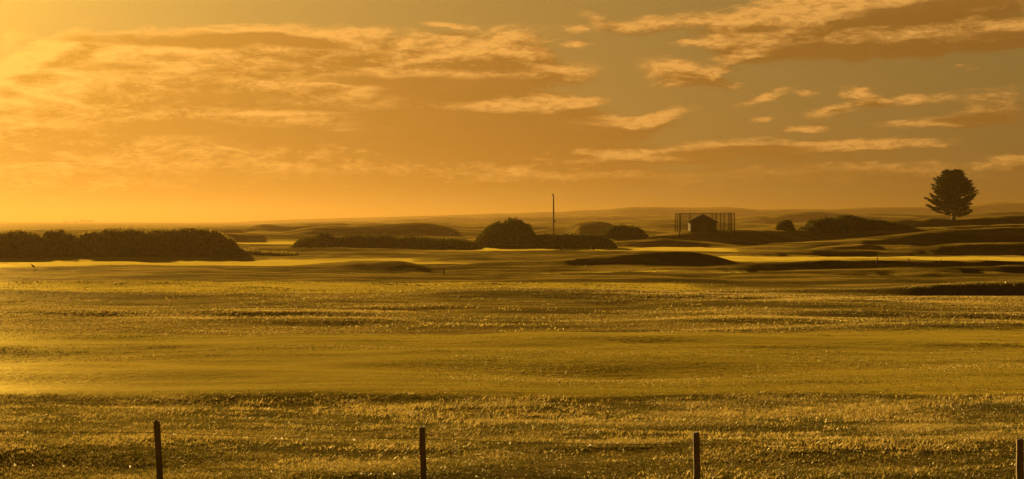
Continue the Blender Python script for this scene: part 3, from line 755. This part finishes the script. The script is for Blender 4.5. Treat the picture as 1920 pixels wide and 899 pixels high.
# ------------------------------------------------------------------ shelter hut and the netted enclosure round it
def box(bm, x0, x1, y0, y1, z0, z1, bev=0):
    vs = [bm.verts.new(p) for p in ((x0, y0, z0), (x1, y0, z0), (x1, y1, z0), (x0, y1, z0), (x0, y0, z1), (x1, y0, z1), (x1, y1, z1), (x0, y1, z1))]
    for f in ((0, 3, 2, 1), (4, 5, 6, 7), (0, 1, 5, 4), (1, 2, 6, 5), (2, 3, 7, 6), (3, 0, 4, 7)): bm.faces.new([vs[i] for i in f])

def hut():
    D = 298.0; k = D / F; X = (1319 - 960) * k; gz = min(hz(X - 2.5, D), hz(X + 2.5, D), hz(X, D + 3)) - .1
    ridge = EYE - (402.5 - HZ) * k - gz; eave = EYE - (415 - HZ) * k - gz
    root = tag(empty('shelter_hut', (X, D, gz)), 'dark gabled wooden shelter hut on the low mound inside the netting', 'hut')
    hw = 2.45; dp = 3.2
    bm = bmesh.new()
    # gabled wall body with a door opening in the front
    prof = [(-hw, 0), (hw, 0), (hw, eave), (0, ridge - .12), (-hw, eave)]
    def ring(y): return [bm.verts.new((x, y, z)) for x, z in prof]
    outer_b = ring(dp)
    dl, dr, dt = -.45, .45, 2.0
    f = [bm.verts.new((x, 0, z)) for x, z in [(-hw, 0), (dl, 0), (dl, dt), (dr, dt), (dr, 0), (hw, 0), (hw, eave), (0, ridge - .12), (-hw, eave)]]
    bm.faces.new([f[0], f[1], f[2], f[8]]); bm.faces.new([f[2], f[3], f[7]]); bm.faces.new([f[2], f[7], f[8]]); bm.faces.new([f[3], f[4], f[5], f[6]]); bm.faces.new([f[3], f[6], f[7]])
    bm.faces.new(outer_b[::-1])
    bm.faces.new([f[0], outer_b[0], outer_b[4], f[8]]); bm.faces.new([f[5], f[6], outer_b[2], outer_b[1]])
    bm_obj('wall', bm, M_DARKWOOD, root)
    bm = bmesh.new()
    for s in (-1, 1):
        ov = .38; sl = (ridge - eave) / hw
        ex = s * (hw + ov); ez = eave - sl * ov
        a = [(0, -.3, ridge), (ex, -.3, ez), (ex, dp + .3, ez), (0, dp + .3, ridge)]
        lo = [bm.verts.new((x, y, z - .1)) for x, y, z in a]; hi = [bm.verts.new((x, y, z + .02)) for x, y, z in a]
        bm.faces.new(hi); bm.faces.new(lo[::-1])
        for i in range(4): bm.faces.new([lo[i], lo[(i + 1) % 4], hi[(i + 1) % 4], hi[i]])
    bm_obj('roof', bm, M_ROOF, root)
    bm = bmesh.new(); box(bm, dl + .02, dr - .02, .06, .11, .02, dt - .02)
    d = bm_obj('door', bm, M_WOOD, root)
    bm = bmesh.new(); box(bm, .28, .34, -.01, .06, .95, 1.1); bm_obj('handle', bm, M_STEEL, d)
hut()

def enclosure():
    D = 296.0; k = D / F; x0 = (1273 - 960) * k; x1 = (1376 - 960) * k; cx = (x0 + x1) / 2
    yb = 8.0
    gz = hz(cx, D + 4)
    root = tag(empty('netting_enclosure', (cx, D - 1, gz)), 'tall square enclosure of slim posts and netting around the hut', 'enclosure')
    top = EYE - (400.5 - HZ) * k - gz
    hw = (x1 - x0) / 2
    posts = [(-hw, 0), (-hw * .62, 0), (hw * .33, 0), (hw * .62, 0), (hw * .84, 0), (hw, 0), (-hw, yb), (-hw * .80, yb), (-hw * .45, yb), (.08 * hw, yb), (hw * .38, yb), (hw * .70, yb), (hw, yb), (-hw, yb / 2), (hw, yb / 2)]
    for px, py in posts:
        bm = bmesh.new(); tp = top + (.10 if px > 0 else -.05)
        tube(bm, [(0, 0, hz(cx + px, D - 1 + py) - gz - .3), (0, 0, tp)], [.085, .07], 8)
        o = bm_obj('post', bm, M_NET, root, True); o.location = (px, py, 0)
    for (a, b_) in (((-hw, 0), (hw, 0)), ((-hw, yb), (hw, yb)), ((-hw, 0), (-hw, yb)), ((hw, 0), (hw, yb))):
        bm = bmesh.new(); tube(bm, [(a[0], a[1], top - .02 + .10 * (a[0] > 0)), (b_[0], b_[1], top - .02 + .10 * (b_[0] > 0))], [.04, .04], 6)
        bm_obj('top_rail', bm, M_NET, root, True)
        # net: fine strands both ways
        bm = bmesh.new(); L = math.dist(a, b_); nx = int(L / (.16 if a[1] == b_[1] else .55)); nz = int(top / .16)
        dx, dy = (b_[0] - a[0]) / L, (b_[1] - a[1]) / L
        th = .011
        for i in range(1, nx):
            x, y = a[0] + dx * L * i / nx, a[1] + dy * L * i / nx
            vs = [bm.verts.new(p) for p in ((x - dx * th, y - dy * th, .05), (x + dx * th, y + dy * th, .05), (x + dx * th, y + dy * th, top), (x - dx * th, y - dy * th, top))]; bm.faces.new(vs)
        for j in range(1, nz):
            z = top * j / nz
            vs = [bm.verts.new(p) for p in ((a[0], a[1] + .004, z - th), (b_[0], b_[1] + .004, z - th), (b_[0], b_[1] + .004, z + th), (a[0], a[1] + .004, z + th))]; bm.faces.new(vs)
        bm_obj('net', bm, M_NET, root)
enclosure()

# ------------------------------------------------------------------ birds and small markers on the fairways
def bird_mesh():
    me = bpy.data.meshes.new('bird')
    v = [(0, 0, .23), (-.08, 0, .28), (-.13, 0, .36), (-.145, 0, .40), (-.20, 0, .395), (.09, 0, .17), (.22, 0, .08),
         (.0, .035, .13), (.005, .04, .02), (-.03, .045, .0), (.0, -.035, .13), (.005, -.04, .02), (-.03, -.045, .0)]
    e = [(0, 1), (1, 2), (2, 3), (3, 4), (0, 5), (5, 6), (0, 7), (7, 8), (8, 9), (0, 10), (10, 11), (11, 12)]
    r = [.085, .07, .045, .04, .012, .06, .022, .03, .012, .008, .03, .012, .008]
    me.from_pydata(v, e, []); o = bpy.data.objects.new('bird', me); COL.objects.link(o)
    md = o.modifiers.new('skin', 'SKIN'); sk = me.skin_vertices[0].data
    for i, q in enumerate(r): sk[i].radius = (q, q)
    sk[0].use_root = True
    o.modifiers.new('sub', 'SUBSURF').levels = 1
    dg = bpy.context.evaluated_depsgraph_get(); ev = o.evaluated_get(dg)
    m2 = bpy.data.meshes.new_from_object(ev); m2.materials.clear(); m2.materials.append(M_FEATHER)
    bpy.data.objects.remove(o); m2.name = 'bird'
    return m2
bmesh_bird = bird_mesh()
def pix_ground(x, y, d0, d1):
    """first point of the terrain seen at photo pixel x, y between two distances"""
    for D in np.arange(d0, d1, .5):
        X = (x - 960) / F * D
        if hz(X, D) >= EYE - (y - HZ) * D / F: return X, D
    return (x - 960) / F * d1, d1
for (x, y, d0, d1, s, rz, lab) in [(62, 505, 120, 190, 1.0, .2, 'dark bird standing upright on the left fairway near the frame edge'),
                                (1053, 472, 180, 290, 1.1, 2.6, 'left of two dark birds on the thin bright fairway below the pole'),
                                (1112, 471, 180, 290, 1.35, .3, 'taller right hand bird of two on the thin bright fairway')]:
    X, D = pix_ground(x, y, d0, d1)
    o = bpy.data.objects.new('bird', bmesh_bird); COL.objects.link(o); o.location = (X, D, hz(X, D)); o.rotation_euler = (0, 0, rz); o.scale = (s, s, s)
    tag(o, lab, 'bird', 'birds on the fairways')

def marker(x, y, d0, d1, hgt, mat, label):
    X, D = pix_ground(x, y, d0, d1)
    bm = bmesh.new()
    r = .05
    tube(bm, [(0, 0, -.1), (0, 0, hgt * .8), (0, 0, hgt * .93), (0, 0, hgt)], [r, r, r * .8, r * .35], 8)
    o = bm_obj('marker_post', bm, mat, None, True); o.location = (X, D, hz(X, D))
    tag(o, label, 'marker post', 'course marker posts')
marker(832, 515, 118, 160, .42, M_DARKWOOD, 'short dark marker post on the thin bright strip left of centre')
marker(1645, 500, 118, 190, .60, M_DARKWOOD, 'thick dark marker post on the right strip of fairway, leftmost of three')
marker(1704, 498, 118, 190, .42, M_DARKWOOD, 'middle of three dark marker posts on the right strip of fairway')
marker(1764, 497, 118, 190, .38, M_DARKWOOD, 'rightmost of three dark marker posts on the right strip of fairway')
marker(1098, 506, 118, 160, .28, M_WHITE, 'tiny white marker post at the foot of the long dune')

# ------------------------------------------------------------------ wire fence in the foreground
def fence():
    D1 = 27.0; dh = 375.0
    tops = [(-205, 780), (293, 790), (791, 801), (1306, 811), (1913, 824), (2560, 838)]
    foot_dx = [.34, .36, .22, .11, .08, .05]
    P = []
    for (x, y) in tops:
        D = D1 * dh / (y - HZ); P.append(Vector(((x - 960) / F * D, D, EYE - dh * D1 / F)))
    org = Vector((P[2].x, P[2].y, hz(P[2].x, P[2].y)))
    root = tag(empty('wire_fence', org), 'low wire fence with dark wooden posts across the dry foreground grass, hung with water drops', 'fence')
    rnd = random.Random(4)
    for i, p in enumerate(P):
        g = hz(p.x, p.y)
        bm = bmesh.new()
        h = p.z - g + .45
        w = .052
        lev = 10
        rings = []
        lean = foot_dx[i] * .21
        for j in range(lev + 1):
            t = j / lev; z = -h * t
            off = Vector((lean * t * h / 1.4 + rnd.uniform(-.003, .003), rnd.uniform(-.003, .003), 0))
            ww = w * (1 + rnd.uniform(-.04, .05))
            cs = []
            for k in range(8):
                a = math.pi / 8 + k * math.pi / 4
                q = .92 if j == 0 else 1.0
                cs.append(bm.verts.new((off.x + math.cos(a) * ww * 1.06 * q, off.y + math.sin(a) * ww * 1.06 * q, z + (rnd.uniform(-.012, .012) if j == 0 else 0))))
            rings.append(cs)
        for j in range(lev):
            for k in range(8): bm.faces.new((rings[j][k], rings[j][(k + 1) % 8], rings[j + 1][(k + 1) % 8], rings[j + 1][k]))
        bm.faces.new(rings[0]); bm.faces.new(rings[-1][::-1])
        o = bm_obj('fence_post', bm, M_WOOD, root); o.location = p - org
    drops = {0: [50, 137, 325, 463, 516, 528, 575, 663, 956, 1107], 1: [26, 60, 118, 243, 508, 677, 695, 738, 893, 1490]}
    for wi, dz in enumerate((-.19, -.76)):
        pts = []
        for i in range(len(P) - 1):
            for s in range(12):
                t = s / 12; q = P[i].lerp(P[i + 1], t); sag = -.035 * 4 * t * (1 - t)
                lean = foot_dx[i] * (1 - t) + foot_dx[i + 1] * t
                pts.append(Vector((q.x + lean * .15 * -dz, q.y - .06, q.z + dz + sag)) - org)
        bm = bmesh.new(); tube(bm, pts, [.0045] * len(pts), 5)
        wo = bm_obj('wire', bm, M_WIRE, root, True)
        for px in drops[wi]:
            # point of the wire in that direction
            best = min(range(len(pts) - 1), key=lambda i: abs((pts[i] + org).x / (pts[i] + org).y - (px - 960) / F))
            a, b_ = pts[best], pts[min(best + 1, len(pts) - 1)]
            if (a + org).x / (a + org).y > (px - 960) / F and best > 0: a, b_ = pts[best - 1], pts[best]
            ua, ub = (a + org).x / (a + org).y, (b_ + org).x / (b_ + org).y
            t = ((px - 960) / F - ua) / (ub - ua); c = a.lerp(b_, t)
            bm = bmesh.new(); bmesh.ops.create_uvsphere(bm, u_segments=12, v_segments=8, radius=1)
            rr = random.Random(px).uniform(.010, .017)
            for v in bm.verts: v.co = Vector((v.co.x * rr, v.co.y * rr, v.co.z * rr * (1.5 if v.co.z > 0 else 1.0)))
            d = bm_obj('water_drop', bm, M_DROP, wo, True); d.location = c + Vector((0, 0, -rr * 1.1))
fence()
